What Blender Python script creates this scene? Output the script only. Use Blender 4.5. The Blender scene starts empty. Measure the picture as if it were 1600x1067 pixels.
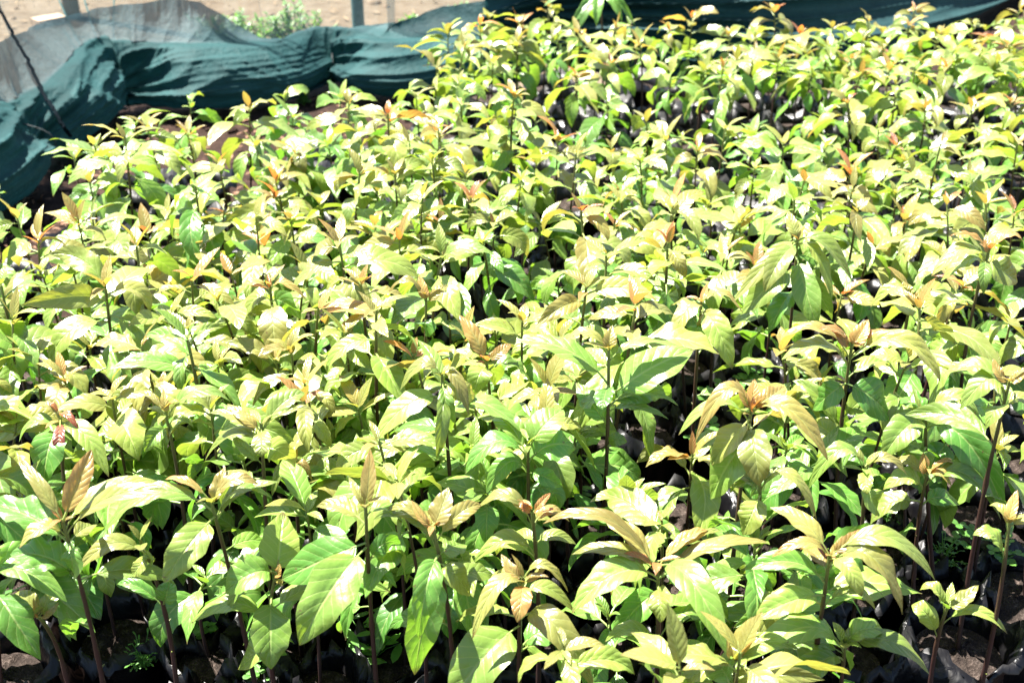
import bpy, math, random
import numpy as np
from mathutils import Vector

rng = np.random.default_rng(11)
random.seed(11)
C = bpy.context.scene.collection
R = math.radians

# ------------------------------------------------------------------ camera
F, CX, CY, CAMZ, PITCH = 1850.0, 800.0, 533.5, 1.5, R(29)
CAM = np.array([0, 0, CAMZ])
FWD = np.array([0, math.cos(PITCH), -math.sin(PITCH)])
UPV = np.array([0, math.sin(PITCH), math.cos(PITCH)])
RGT = np.array([1.0, 0, 0])
Z = np.array([0, 0, 1.0])

def ray(px, py):
    return RGT * ((px - CX) / F) - UPV * ((py - CY) / F) + FWD
def at_z(px, py, z):
    r = ray(px, py); return CAM + r * ((z - CAMZ) / r[2])
def at_d(px, py, d):
    return CAM + ray(px, py) * d
def at_y(px, py, y):
    r = ray(px, py); return CAM + r * (y / r[1])
def depth(p):
    return float(np.dot(np.asarray(p) - CAM, FWD))
def proj(p):
    v = np.asarray(p) - CAM; d = np.dot(v, FWD)
    return CX + F * np.dot(v, RGT) / d, CY - F * np.dot(v, UPV) / d
def nrm(v):
    v = np.asarray(v, float); return v / (np.linalg.norm(v) + 1e-12)

cd = bpy.data.cameras.new("camera"); cam = bpy.data.objects.new("camera", cd); C.objects.link(cam)
cam.location = CAM; cam.rotation_euler = (R(90) - PITCH, 0, 0)
cd.sensor_width = 36; cd.lens = F / 1600 * 36; cd.clip_start = .05; cd.clip_end = 500
cd.dof.use_dof = True; cd.dof.focus_distance = 1.75; cd.dof.aperture_fstop = 6.3
sc = bpy.context.scene; sc.camera = cam

# ------------------------------------------------------------------ light
SUN_EL, SUN_AZ = 66, -62          # degrees; azimuth from +Y (away from the camera), minus = left
w = bpy.data.worlds.new("World"); sc.world = w; w.use_nodes = True
nt = w.node_tree; bg = nt.nodes["Background"]
sky = nt.nodes.new("ShaderNodeTexSky"); sky.sky_type = 'NISHITA'; sky.sun_disc = False
sky.sun_elevation = R(SUN_EL); sky.sun_rotation = R(SUN_AZ)
nt.links.new(sky.outputs[0], bg.inputs[0]); bg.inputs[1].default_value = .05
ld = bpy.data.lights.new("sun", 'SUN'); ld.energy = 5; ld.angle = R(.53); ld.color = (1, .955, .88)
sun = bpy.data.objects.new("sun", ld); C.objects.link(sun)
a, e = R(SUN_AZ), R(SUN_EL)
to_sun = Vector((math.sin(a) * math.cos(e), math.cos(a) * math.cos(e), math.sin(e)))
sun.rotation_euler = to_sun.to_track_quat('Z', 'Y').to_euler(); sun.location = (0, 0, 6)
sc.view_settings.view_transform = 'Standard'; sc.view_settings.look = 'None'
sc.view_settings.exposure = 2.6; sc.view_settings.gamma = 1
sc.cycles.max_bounces = 8; sc.cycles.diffuse_bounces = 2; sc.cycles.transparent_max_bounces = 16

# ------------------------------------------------------------------ materials
class NT:
    def __init__(s, name):
        s.m = bpy.data.materials.new(name); s.m.use_nodes = True
        s.t = s.m.node_tree; s.t.nodes.clear()
        s.out = s.n("ShaderNodeOutputMaterial")
    def n(s, typ, **kw):
        nd = s.t.nodes.new(typ)
        for k, v in kw.items():
            if k.startswith("i_"):
                key = k[2:]; key = int(key) if key.isdigit() else key.replace("__", " ")
                nd.inputs[key].default_value = v
            else: setattr(nd, k, v)
        return nd
    def l(s, a, b): s.t.links.new(a, b)
    def math(s, op, a, b=None, c=None, clamp=False):
        nd = s.n("ShaderNodeMath", operation=op, use_clamp=clamp)
        for i, x in enumerate((a, b, c)):
            if x is None: continue
            if isinstance(x, (int, float)): nd.inputs[i].default_value = x
            else: s.l(x, nd.inputs[i])
        return nd.outputs[0]
    def ramp(s, fac, stops, interp='LINEAR'):
        nd = s.n("ShaderNodeValToRGB"); cr = nd.color_ramp; cr.interpolation = interp
        while len(cr.elements) < len(stops): cr.elements.new(.5)
        for el, (p, c) in zip(cr.elements, stops):
            el.position = p; el.color = (*c, 1)
        s.l(fac, nd.inputs[0]); return nd.outputs[0]
    def noise(s, scale, detail=4, coord=None, rough=.55):
        nd = s.n("ShaderNodeTexNoise"); nd.inputs["Scale"].default_value = scale
        nd.inputs["Detail"].default_value = detail; nd.inputs["Roughness"].default_value = rough
        if coord is not None: s.l(coord, nd.inputs["Vector"])
        return nd.outputs[0]
    def mixc(s, fac, a, b, typ='MIX'):
        nd = s.n("ShaderNodeMix", data_type='RGBA', blend_type=typ)
        for sock, x in ((nd.inputs[0], fac), (nd.inputs[6], a), (nd.inputs[7], b)):
            if isinstance(x, (int, float)): sock.default_value = x
            elif isinstance(x, tuple): sock.default_value = (*x, 1)
            else: s.l(x, sock)
        return nd.outputs[2]

def leaf_material(name, veins=True, rough=.39):
    b = NT(name)
    age = b.n("ShaderNodeAttribute", attribute_name="age").outputs["Fac"]
    rnd = b.n("ShaderNodeAttribute", attribute_name="rnd").outputs["Fac"]
    uv = b.n("ShaderNodeUVMap", uv_map="UVMap").outputs[0]
    sx = b.n("ShaderNodeSeparateXYZ"); b.l(uv, sx.inputs[0]); u, v = sx.outputs[0], sx.outputs[1]
    obj = b.n("ShaderNodeTexCoord").outputs["Object"]
    refl = b.ramp(b.math('MULTIPLY', age, .8), [(0, (.034, .108, .014)), (.16, (.064, .142, .020)), (.36, (.115, .160, .027)),
                        (.52, (.142, .142, .034)), (.66, (.150, .118, .030)), (.8, (.205, .098, .030)), (1, (.12, .028, .02))])
    tran = b.ramp(b.math('MULTIPLY', age, .8), [(0, (.085, .235, .014)), (.16, (.135, .26, .016)), (.36, (.20, .255, .022)),
                        (.52, (.26, .215, .03)), (.66, (.30, .17, .03)), (.8, (.46, .13, .02)), (1, (.20, .03, .015))])
    # veins: bright midrib and side nerves, fine netting between
    av = b.math('ABSOLUTE', b.math('SUBTRACT', v, .5))          # 0 .. .5
    mid = b.math('SUBTRACT', 1, b.math('SMOOTH_MAX', b.math('MULTIPLY', av, 22), 0, .2), clamp=True)
    wob = b.math('MULTIPLY', b.math('SUBTRACT', b.noise(22, 2, obj), .5), .9)
    ph = b.math('ADD', b.math('SUBTRACT', b.math('MULTIPLY', u, 7.2), b.math('MULTIPLY', b.math('POWER', av, .85), 3.0)), wob)
    fr = b.math('PINGPONG', ph, .5)                              # 0 at vein, .5 between
    side = b.math('SUBTRACT', 1, b.math('MULTIPLY', fr, 11), clamp=True)
    vein = b.math('MAXIMUM', mid, b.math('MULTIPLY', side, .55))
    nz = b.noise(38, 3, obj)
    big = b.noise(14, 2, obj); blot = b.noise(30, 3, obj)
    vv = b.math('MULTIPLY', b.math('SUBTRACT', rnd, .5), .5)
    val = b.math('ADD', b.math('ADD', .82, vv), b.math('MULTIPLY', big, .36))
    if veins:
        refl = b.mixc(b.math('MULTIPLY', vein, .34), refl, (.33, .36, .14))
        tran = b.mixc(b.math('MULTIPLY', vein, .30), tran, (.42, .42, .10))
    hs1 = b.n("ShaderNodeHueSaturation"); b.l(refl, hs1.inputs["Color"]); b.l(val, hs1.inputs["Value"])
    hs2 = b.n("ShaderNodeHueSaturation"); b.l(tran, hs2.inputs["Color"]); b.l(val, hs2.inputs["Value"])
    if veins:
        tipm = b.math('MULTIPLY', b.math('SUBTRACT', b.math('ADD', u, b.math('MULTIPLY', rnd, .16)), 1.06), 14, clamp=True)
        spk = b.math('MULTIPLY', b.math('SUBTRACT', b.noise(95, 2, obj), .715), 30, clamp=True)
        edge = b.math('MULTIPLY', b.math('MULTIPLY', b.math('SUBTRACT', b.math('ADD', av, b.math('MULTIPLY', blot, .35)), .72), 20, clamp=True), b.math('GREATER_THAN', rnd, .6))
        hurt = b.math('MAXIMUM', b.math('MULTIPLY', tipm, .8), b.math('MAXIMUM', b.math('MULTIPLY', spk, .7), b.math('MULTIPLY', edge, .75)))
        hc = b.mixc(hurt, hs1.outputs[0], (.10, .052, .022)); ht = b.mixc(hurt, hs2.outputs[0], (.06, .025, .008))
    else: hc, ht = hs1.outputs[0], hs2.outputs[0]
    # the underside is paler and dull
    gi = b.n("ShaderNodeNewGeometry")
    under = b.mixc(.34, hc, (.12, .15, .05))
    col = b.mixc(gi.outputs["Backfacing"], hc, under)
    pr = b.n("ShaderNodeBsdfPrincipled"); b.l(col, pr.inputs["Base Color"])
    rr = b.math('ADD', b.math('ADD', b.math('SUBTRACT', rough, b.math('MULTIPLY', age, .08)), b.math('MULTIPLY', b.math('SUBTRACT', nz, .4), .2)), b.math('MULTIPLY', gi.outputs["Backfacing"], .28))
    b.l(rr, pr.inputs["Roughness"]); pr.inputs["IOR"].default_value = 1.5
    # quilted blade: raised between the nerves
    quilt = b.math('SUBTRACT', b.math('MULTIPLY', b.math('SQRT', fr), .8), b.math('MULTIPLY', mid, .8))
    blis = b.noise(70, 3, obj)
    hgt = b.math('ADD', b.math('MULTIPLY', quilt, .68), b.math('ADD', b.math('MULTIPLY', blis, .9), b.math('MULTIPLY', big, 1.6)))
    bp = b.n("ShaderNodeBump"); bp.inputs["Strength"].default_value = .8 if veins else .3
    bp.inputs["Distance"].default_value = .0019
    b.l(hgt, bp.inputs["Height"]); b.l(bp.outputs[0], pr.inputs["Normal"])
    tr = b.n("ShaderNodeBsdfTranslucent"); b.l(ht, tr.inputs[0]); b.l(bp.outputs[0], tr.inputs["Normal"])
    ad = b.n("ShaderNodeAddShader"); b.l(pr.outputs[0], ad.inputs[0])
    dim = b.n("ShaderNodeMixShader"); dim.inputs[0].default_value = .56
    blk = b.n("ShaderNodeBsdfTransparent"); blk.inputs[0].default_value = (0, 0, 0, 1)
    b.l(blk.outputs[0], dim.inputs[1]); b.l(tr.outputs[0], dim.inputs[2])
    b.l(dim.outputs[0], ad.inputs[1]); b.l(ad.outputs[0], b.out.inputs[0])
    return b.m

def stem_material():
    b = NT("seedling bark")
    g = b.n("ShaderNodeAttribute", attribute_name="age").outputs["Fac"]
    obj = b.n("ShaderNodeTexCoord").outputs["Object"]
    n = b.noise(60, 3, obj)
    col = b.ramp(b.math('ADD', g, b.math('MULTIPLY', b.math('SUBTRACT', n, .5), .18)),
                 [(0, (.020, .011, .009)), (.45, (.032, .012, .011)), (.72, (.045, .022, .012)), (.88, (.08, .075, .02)), (1, (.13, .17, .04))])
    p = b.n("ShaderNodeBsdfPrincipled"); b.l(col, p.inputs["Base Color"]); p.inputs["Roughness"].default_value = .5
    bp = b.n("ShaderNodeBump", i_Strength=.4, i_Distance=.001); b.l(b.noise(300, 2, obj), bp.inputs["Height"]); b.l(bp.outputs[0], p.inputs["Normal"])
    b.l(p.outputs[0], b.out.inputs[0]); return b.m

def plastic_material():
    b = NT("black polythene")
    obj = b.n("ShaderNodeTexCoord").outputs["Object"]
    dust = b.ramp(b.noise(18, 5, obj), [(.45, (0, 0, 0)), (.75, (1, 1, 1))])
    col = b.mixc(b.math('MULTIPLY', dust, .3), (.004, .004, .005), (.020, .017, .014))
    p = b.n("ShaderNodeBsdfPrincipled"); b.l(col, p.inputs["Base Color"])
    b.l(b.math('ADD', .30, b.math('MULTIPLY', dust, .3)), p.inputs["Roughness"]); p.inputs["Specular IOR Level"].default_value = .27
    cr = b.n("ShaderNodeTexNoise"); cr.inputs["Scale"].default_value = 21; cr.inputs["Detail"].default_value = 3; cr.inputs["Distortion"].default_value = 1.4; b.l(obj, cr.inputs["Vector"])
    bp = b.n("ShaderNodeBump", i_Strength=.6, i_Distance=.007); b.l(b.math('ABSOLUTE', b.math('SUBTRACT', cr.outputs[0], .5)), bp.inputs["Height"]); b.l(bp.outputs[0], p.inputs["Normal"])
    b.l(p.outputs[0], b.out.inputs[0]); return b.m

def soil_material(name, c0, c1, c2, scale, bump=.012):
    b = NT(name)
    obj = b.n("ShaderNodeTexCoord").outputs["Object"]
    n1 = b.noise(scale, 8, obj, .65); n2 = b.noise(scale * 5, 4, obj, .6); n3 = b.noise(scale * .12, 3, obj)
    f = b.math('ADD', b.math('MULTIPLY', n1, .6), b.math('MULTIPLY', n2, .4))
    col = b.ramp(f, [(.36, c0), (.52, c1), (.68, c2)])
    col = b.mixc(b.math('MULTIPLY', n3, .5), col, c1)
    p = b.n("ShaderNodeBsdfPrincipled"); b.l(col, p.inputs["Base Color"]); p.inputs["Roughness"].default_value = .95
    p.inputs["Specular IOR Level"].default_value = .15
    bp = b.n("ShaderNodeBump", i_Strength=.9); bp.inputs["Distance"].default_value = bump
    b.l(f, bp.inputs["Height"]); b.l(bp.outputs[0], p.inputs["Normal"]); b.l(p.outputs[0], b.out.inputs[0]); return b.m

def net_material(name, cover, col, thin_col, layered=None):
    """shade cloth: woven strips with holes far below a pixel, so a share of the light passes straight through"""
    b = NT(name)
    obj = b.n("ShaderNodeTexCoord").outputs["Object"]
    n = b.noise(9, 5, obj); sp = b.noise(420, 1, obj, .4)
    c = b.mixc(n, col, thin_col)
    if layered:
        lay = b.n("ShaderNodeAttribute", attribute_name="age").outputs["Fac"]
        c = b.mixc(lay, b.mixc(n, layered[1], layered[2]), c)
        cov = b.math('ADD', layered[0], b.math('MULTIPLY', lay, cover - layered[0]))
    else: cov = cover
    val = b.math('ADD', .55, b.math('MULTIPLY', sp, .9))
    hs = b.n("ShaderNodeHueSaturation"); b.l(c, hs.inputs["Color"]); b.l(val, hs.inputs["Value"])
    p = b.n("ShaderNodeBsdfPrincipled"); b.l(hs.outputs[0], p.inputs["Base Color"]); p.inputs["Roughness"].default_value = .72
    p.inputs["Specular IOR Level"].default_value = .35
    bp = b.n("ShaderNodeBump", i_Strength=.6, i_Distance=.010); b.l(b.noise(60, 5, obj), bp.inputs["Height"]); b.l(bp.outputs[0], p.inputs["Normal"])
    tl = b.n("ShaderNodeBsdfTranslucent"); b.l(hs.outputs[0], tl.inputs[0])
    m1 = b.n("ShaderNodeMixShader"); m1.inputs[0].default_value = .45; b.l(p.outputs[0], m1.inputs[1]); b.l(tl.outputs[0], m1.inputs[2])
    tp = b.n("ShaderNodeBsdfTransparent"); m2 = b.n("ShaderNodeMixShader")
    b.l(b.math('ADD', b.math('SUBTRACT', cov, .04), b.math('MULTIPLY', sp, .08), clamp=True), m2.inputs[0])
    b.l(tp.outputs[0], m2.inputs[1]); b.l(m1.outputs[0], m2.inputs[2]); b.l(m2.outputs[0], b.out.inputs[0]); return b.m

def plain(name, col, rough=.6, scale=30, var=.4, spec=.25):
    b = NT(name); obj = b.n("ShaderNodeTexCoord").outputs["Object"]
    n = b.noise(scale, 5, obj)
    c = b.mixc(n, tuple(x * (1 - var) for x in col), tuple(min(1, x * (1 + var)) for x in col))
    p = b.n("ShaderNodeBsdfPrincipled"); b.l(c, p.inputs["Base Color"]); p.inputs["Roughness"].default_value = rough; p.inputs["Specular IOR Level"].default_value = spec
    bp = b.n("ShaderNodeBump", i_Strength=.4, i_Distance=.004); b.l(n, bp.inputs["Height"]); b.l(bp.outputs[0], p.inputs["Normal"])
    b.l(p.outputs[0], b.out.inputs[0]); return b.m

M_LEAF = leaf_material("avocado leaf")
M_WEED = leaf_material("weed leaf", veins=False, rough=.45)
M_STEM = stem_material()
M_BAG = plastic_material()
M_POT = soil_material("potting soil", (.010, .007, .006), (.030, .022, .018), (.13, .10, .085), 60)
M_SOIL = soil_material("nursery soil", (.008, .005, .004), (.024, .013, .009), (.085, .048, .034), 22, .02)
M_DRY = soil_material("dry ground", (.072, .051, .033), (.118, .092, .062), (.165, .131, .097), 9, .02)
M_NET = net_material("shade net thin", .30, (.10, .16, .165), (.15, .20, .205))
M_FLAP = net_material("shade net folded", .88, (.045, .072, .082), (.085, .115, .13))
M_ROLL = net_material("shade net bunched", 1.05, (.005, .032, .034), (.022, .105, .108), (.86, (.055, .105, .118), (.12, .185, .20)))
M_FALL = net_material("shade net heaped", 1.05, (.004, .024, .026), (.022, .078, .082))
M_ROPE = plain("dark rope", (.0025, .005, .007), .9, 200, .4, .03)
M_CORD = plain("green cord", (.02, .10, .10), .6, 200)
M_WOOD = plain("weathered post", (.05, .038, .03), .85, 30)
M_PLANK = plain("pale plank", (.36, .27, .19), .8, 20)
M_METAL = plain("painted pole", (.05, .13, .14), .5, 10, .2)
M_LITTER = plain("dead leaf", (.16, .085, .05), .8, 12, .7)
M_WIRE = plain("fence wire", (.05, .06, .06), .5, 50)

# ------------------------------------------------------------------ mesh buffers
class MB:
    def __init__(s): s.v = []; s.f = []; s.uv = []; s.age = []; s.rnd = []; s.n = 0
    def add(s, verts, faces, uv=None, age=0., rnd=.5):
        verts = np.asarray(verts, float).reshape(-1, 3); k = len(verts)
        s.v.append(verts); s.f.append(np.asarray(faces, int).reshape(-1, 4) + s.n)
        s.uv.append(np.zeros((k, 2)) + .5 if uv is None else np.asarray(uv, float))
        s.age.append(np.broadcast_to(np.asarray(age, float), (k,)).copy()); s.rnd.append(np.full(k, rnd)); s.n += k
    def build(s, name, mat, parent=None, origin=(0, 0, 0), smooth=True):
        me = bpy.data.meshes.new(name)
        v = np.concatenate(s.v) - np.asarray(origin, float); f = np.concatenate(s.f)
        me.vertices.add(len(v)); me.vertices.foreach_set("co", v.astype(np.float32).ravel())
        me.loops.add(f.size); me.loops.foreach_set("vertex_index", f.astype(np.int32).ravel())
        me.polygons.add(len(f)); me.polygons.foreach_set("loop_start", np.arange(0, f.size, 4, dtype=np.int32))
        uvl = me.uv_layers.new(name="UVMap"); uv = np.concatenate(s.uv)[f.ravel()]
        uvl.data.foreach_set("uv", uv.astype(np.float32).ravel())
        for nm, arr in (("age", s.age), ("rnd", s.rnd)):
            at = me.attributes.new(nm, 'FLOAT', 'POINT'); at.data.foreach_set("value", np.concatenate(arr).astype(np.float32))
        me.polygons.foreach_set("use_smooth", np.full(len(f), smooth))
        me.materials.append(mat); me.update(calc_edges=True)
        o = bpy.data.objects.new(name, me); C.objects.link(o)
        if parent is not None: o.parent = parent
        else: o.location = origin
        return o

def grid_faces(nu, nv, wrap=False):
    i = np.arange(nu - 1)[:, None]; m = nv if wrap else nv - 1
    j = np.arange(m)[None, :]; j2 = (j + 1) % nv
    return np.stack([i * nv + j, i * nv + j2, (i + 1) * nv + j2, (i + 1) * nv + j], -1).reshape(-1, 4)

def tube(mb, pts, rad, sides=6, age=0., rnd=.5):
    pts = np.asarray(pts, float); n = len(pts); rad = np.broadcast_to(np.asarray(rad, float), (n,))
    T = np.gradient(pts, axis=0); T /= np.linalg.norm(T, axis=1)[:, None] + 1e-12
    ref = np.array([.31, .9, .1]) if abs(T[0][2]) > .6 else np.array([0.05, .1, 1.])
    A = np.cross(T, ref); A /= np.linalg.norm(A, axis=1)[:, None] + 1e-12; B = np.cross(T, A)
    th = np.arange(sides) * 2 * math.pi / sides
    V = pts[:, None, :] + rad[:, None, None] * (A[:, None, :] * np.cos(th)[None, :, None] + B[:, None, :] * np.sin(th)[None, :, None])
    ag = np.repeat(np.broadcast_to(np.asarray(age, float), (n,)), sides)
    mb.add(V.reshape(-1, 3), grid_faces(n, sides, True), age=ag, rnd=rnd)

def bez(P, u):
    P = [np.asarray(p, float) for p in P]; u = np.asarray(u)[:, None]
    if len(P) == 3: return (1 - u) ** 2 * P[0] + 2 * u * (1 - u) * P[1] + u ** 2 * P[2]
    return (1 - u) ** 3 * P[0] + 3 * u * (1 - u) ** 2 * P[1] + 3 * u ** 2 * (1 - u) * P[2] + u ** 3 * P[3]

def blade(mb, P, W, hint, age, rnd, pet=.10, res=(12, 7), fold=None, wave=None, roll=0., twist=0., belly=None):
    """one leaf along the Bezier P: a short petiole and a quilted, folded, slightly wavy blade"""
    nu, nv = res
    u = np.linspace(0, 1, nu); uu = pet + (1 - pet) * u
    ctr = bez(P, uu); T = np.gradient(ctr, axis=0); T /= np.linalg.norm(T, axis=1)[:, None] + 1e-12
    h = np.asarray(hint, float)[None, :]
    N = h - (T * h).sum(1)[:, None] * T; nl = np.linalg.norm(N, axis=1)[:, None]
    if nl.min() < .25:                                    # the hint runs along the leaf: lean it
        h = h + .7 * np.cross(T[len(T) // 2], [.3, -.8, .4])[None, :]; N = h - (T * h).sum(1)[:, None] * T; nl = np.linalg.norm(N, axis=1)[:, None]
    N /= nl + 1e-12; S = np.cross(T, N)
    ang = roll + twist * (u - .3); ca, sa = np.cos(ang)[:, None], np.sin(ang)[:, None]
    N, S = N * ca + S * sa, S * ca - N * sa
    p1, p2 = (rng.uniform(.6, .78), rng.uniform(.9, 1.15)) if belly is None else belly
    us = np.clip(u, 0.0, 1)
    prof = us ** p1 * (1 - us) ** p2; prof /= prof.max()
    prof = np.maximum(prof, .012)
    v = np.linspace(-1, 1, nv)
    fold = R(rng.uniform(6, 38)) if fold is None else fold
    wave = rng.uniform(.05, .22) if wave is None else wave
    fq, f1, f2 = rng.uniform(1.6, 3.2), rng.uniform(0, 6.28), rng.uniform(0, 6.28)
    hw = W * .5 * prof
    av = np.abs(v)[None, :]
    gr = rng.uniform(-.7, 1)
    lift = av * np.tan(fold) - .55 * np.tan(fold) * av ** 2.2
    wv = wave * av ** 1.6 * np.where(v[None, :] > 0, np.sin(u * fq * 6.28 + f1)[:, None], np.sin(u * fq * 6.28 + f2)[:, None])
    edge = 1 + .05 * np.sin(u * fq * 9 + f2)[:, None] * av
    V = ctr[:, None, :] + S[:, None, :] * (hw[:, None] * v[None, :] * edge * math.cos(fold))[:, :, None] \
        + N[:, None, :] * ((lift + wv) * np.maximum(hw, W * .08)[:, None] * (prof[:, None] > .05))[:, :, None]
    uv = np.stack(np.broadcast_arrays(u[:, None], (v[None, :] + 1) / 2), -1).reshape(-1, 2)
    ag = np.broadcast_to(age + (.05 + .16 * (age > .4)) * gr * (u[:, None] - .45) + .07 * (av - .5), (nu, nv)).reshape(-1)
    mb.add(V.reshape(-1, 3), grid_faces(nu, nv), uv, np.clip(ag, 0, 1.25), rnd)
    if pet > .02:
        tube(mb, bez(P, np.linspace(0, pet + .06, 4)), np.linspace(.0019, .0013, 4) * (1 if W > .03 else .6), 4, min(age, .5) * .7 + .1, .6)

def tag(o, label=None, cat=None, group=None, kind=None):
    if label: o["label"] = label
    if cat: o["category"] = cat
    if group: o["group"] = group
    if kind: o["kind"] = kind
    return o
def empty(name, loc):
    o = bpy.data.objects.new(name, None); o.empty_display_size = .05; C.objects.link(o); o.location = loc; return o

# ------------------------------------------------------------------ ground
def sheet(name, mat, x0, x1, y0, y1, nx, ny, zf):
    xs, ys = np.linspace(x0, x1, nx), np.linspace(y0, y1, ny)
    X, Y = np.meshgrid(xs, ys, indexing='ij'); Zz = zf(X, Y)
    mb = MB(); mb.add(np.stack([X, Y, Zz], -1).reshape(-1, 3), grid_faces(nx, ny)[:, ::-1])
    return tag(mb.build(name, mat), kind="structure")
sheet("dry_ground", M_DRY, -60, 60, -40, 80, 121, 121, lambda x, y: np.full_like(x, -.012))

def catmull(P, n):
    P = np.asarray(P, float); P = np.concatenate([[2 * P[0] - P[1]], P, [2 * P[-1] - P[-2]]]); out = []
    for i in range(1, len(P) - 2):
        t = np.linspace(0, 1, n, endpoint=False)[:, None]; a, b, c, d = P[i - 1:i + 3]
        out.append(.5 * (2 * b + (c - a) * t + (2 * a - 5 * b + 4 * c - d) * t ** 2 + (3 * b - a - 3 * c + d) * t ** 3))
    out.append(P[-2][None]); return np.concatenate(out)

NETPX = [(-330, 640), (-150, 425), (0, 325), (45, 278), (105, 232), (180, 172), (260, 170), (330, 168), (440, 158), (522, 132),
         (600, 150), (690, 142), (800, 150), (930, 152), (1080, 150), (1200, 138), (1300, 112), (1400, 76), (1485, 40), (1560, 0), (1640, -45), (1800, -130)]
NETG = catmull([at_z(x, y, 0) for x, y in NETPX], 24)
NETC = np.array([proj(p)[0] for p in NETG])          # pixel column of each station, for laying out the ties

# soil inside the nursery: from the net line toward the camera
mb = MB(); near = NETG.copy(); rows = 30
inner = np.stack([NETG[:, 0] * .55, np.minimum(NETG[:, 1] - 1.2, -1.0 + 0 * NETG[:, 1]), 0 * NETG[:, 0]], -1)
k = np.linspace(-.02, 1, rows)[:, None, None]
V = NETG[None] * (1 - k) + inner[None] * k
V[:, :, 2] = -.006 + .012 * np.sin(V[:, :, 0] * 9 + V[:, :, 1] * 5) * np.cos(V[:, :, 1] * 11) * (np.abs(k[:, :, 0]) > .03) * .5 + .004
V[0, :, 2] = -.008
mb.add(V.reshape(-1, 3), grid_faces(rows, len(NETG))); tag(mb.build("nursery_soil", M_SOIL), kind="structure")

exec_parts = []
# ------------------------------------------------------------------ seedlings
BAGZ = .21
# apex x, apex y, apex height, lean hint (0 none), tip: g green / o orange / p pale pink / y yellow ; t tall
PL = """27,341,p 64,425,y 2,447,gt 122,347,o 147,359,y 180,375,y 213,385,pt 230,366,o 164,444,pt 221,541,o 268,488,y 275,469,p
293,532,gt 310,384,o 299,435,o 360,425,o 413,381,o 455,547,p 305,289,gt 455,347,p 477,435,p 100,592,o 175,619,p 253,613,p
476,600,p 391,532,p 294,513,p 430,306,o 530,381,pt 563,444,ot 586,356,p 624,372,o 497,482,ot 588,485,pt 478,422,y
690,397,yt 738,319,o 771,347,p 754,381,gt 646,557,o 690,583,y 773,516,p 727,529,p 816,503,p 841,494,y 871,435,g 844,350,y
874,532,y 857,610,p 908,331,ot 971,312,y 1052,322,p 1043,381,ot 947,400,yt 916,450,pt 993,481,ot 872,519,y 819,560,g
1155,347,p 1132,397,o 1107,320,y 1182,420,o 1156,356,p 1341,325,pt 1585,331,o 1437,478,ot 1505,447,ot 1316,457,o 1360,391,o
1221,547,p 1413,344,o 1241,312,gt 1554,582,y 147,227,y 230,201,p 195,214,pt 293,210,p 389,171,p 457,184,g 545,162,p
606,179,ot 341,258,o 400,232,y 431,284,o 514,228,g 562,271,pt 617,271,pt 676,254,y 687,206,o 144,337,y 683,105,p 700,53,y
764,28,y 810,38,o 858,13,o 725,75,p 808,66,p 904,53,o 962,44,o 1045,47,o 1081,28,o 852,85,g 954,100,o 803,150,ot 716,131,y
719,163,p 608,185,o 685,200,o 872,219,o 949,160,g 1010,188,y 1048,116,y 1040,216,y 900,241,y 955,235,p 838,257,y 675,254,y
727,272,p 814,282,y 736,310,o 969,300,p 1052,316,p 1210,19,o 1139,56,p 1429,16,o 1357,34,p 1419,38,o 1468,53,p 1521,38,y
1593,19,p 1349,63,y 1408,91,y 1216,94,p 1152,94,y 1294,75,y 1577,72,o 1346,116,o 1324,160,o 1283,185,g 1446,166,o
1518,172,p 1133,200,y 1372,203,p 1530,200,y 1590,225,p 1329,272,o 1224,225,y 1257,282,p 1513,272,y 1427,272,y 1332,297,p
1650,60,y 1640,150,o 1650,260,y 1640,350,p 1650,470,o 1660,640,y -40,360,y -45,470,p -40,560,o -45,640,y -50,720,p
26,657,p 140,285,y 474,626,o 592,688,y 652,696,y 826,688,g 853,657,p 1034,814,y 1082,709,o 1157,1020,p 1062,1046,y
1146,1029,p 1000,250,y 1090,235,o 1180,260,y 1400,130,y 1470,225,p 1290,230,y 1400,230,o
1590,120,y 770,210,o 640,225,y 560,205,y 460,235,o 260,330,y 350,330,o 400,340,y 500,320,p 660,310,y 690,345,o 590,300,y
60,375,o 110,410,y 20,500,y 130,500,g 340,470,y 230,430,o 380,480,y 540,520,y 620,520,g 700,470,y 1000,430,g
1060,430,y 960,350,o 1210,440,y 1280,350,y 1400,300,y 1480,320,o 1540,320,p 1470,400,y 1580,500,y 1520,520,g 1280,600,g 1230,620,y
60,560,y 140,540,y 340,570,y 330,640,y 430,560,p 530,600,g 560,640,y 740,620,y 780,660,g 900,590,y 180,690,g 520,690,g 640,620,y
120,720,g 380,720,g 740,700,g 900,680,g 560,560,y 980,780,g 1230,700,g 1280,720,g 1420,560,y 1500,640,g 40,780,g 180,770,g
480,800,g 620,750,y 760,770,g 720,860,g 1180,850,g 1230,960,g 950,960,g 880,1010,y 1560,700,y 1400,700,g 560,720,g 1250,880,g
750,40,o 1480,105,o 1560,100,y 1620,95,p 1430,105,y 1390,110,o 1530,80,p 1600,60,y 1260,85,y 1180,85,o 1100,110,y 870,40,y 930,90,y 1000,70,o 1090,80,y 1130,105,o 1180,50,y 1250,55,o 1300,45,y 1380,75,o 1490,80,y 1550,60,o 1270,110,y 1330,95,o
1580,160,o 900,120,o 770,100,y 650,150,y """.split()
CU = {}          # hand-set seedlings: apex, a lower point of the stem, tip colour, leaves (by, tx, ty, w, dd cm, arch cm, facing u/c, age)
def cu(name, apex, low, tip, leaves, label, h=None, extra=2):
    CU[name] = dict(apex=apex, low=low, tip=tip, leaves=leaves, label=label, h=h, extra=extra)
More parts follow.
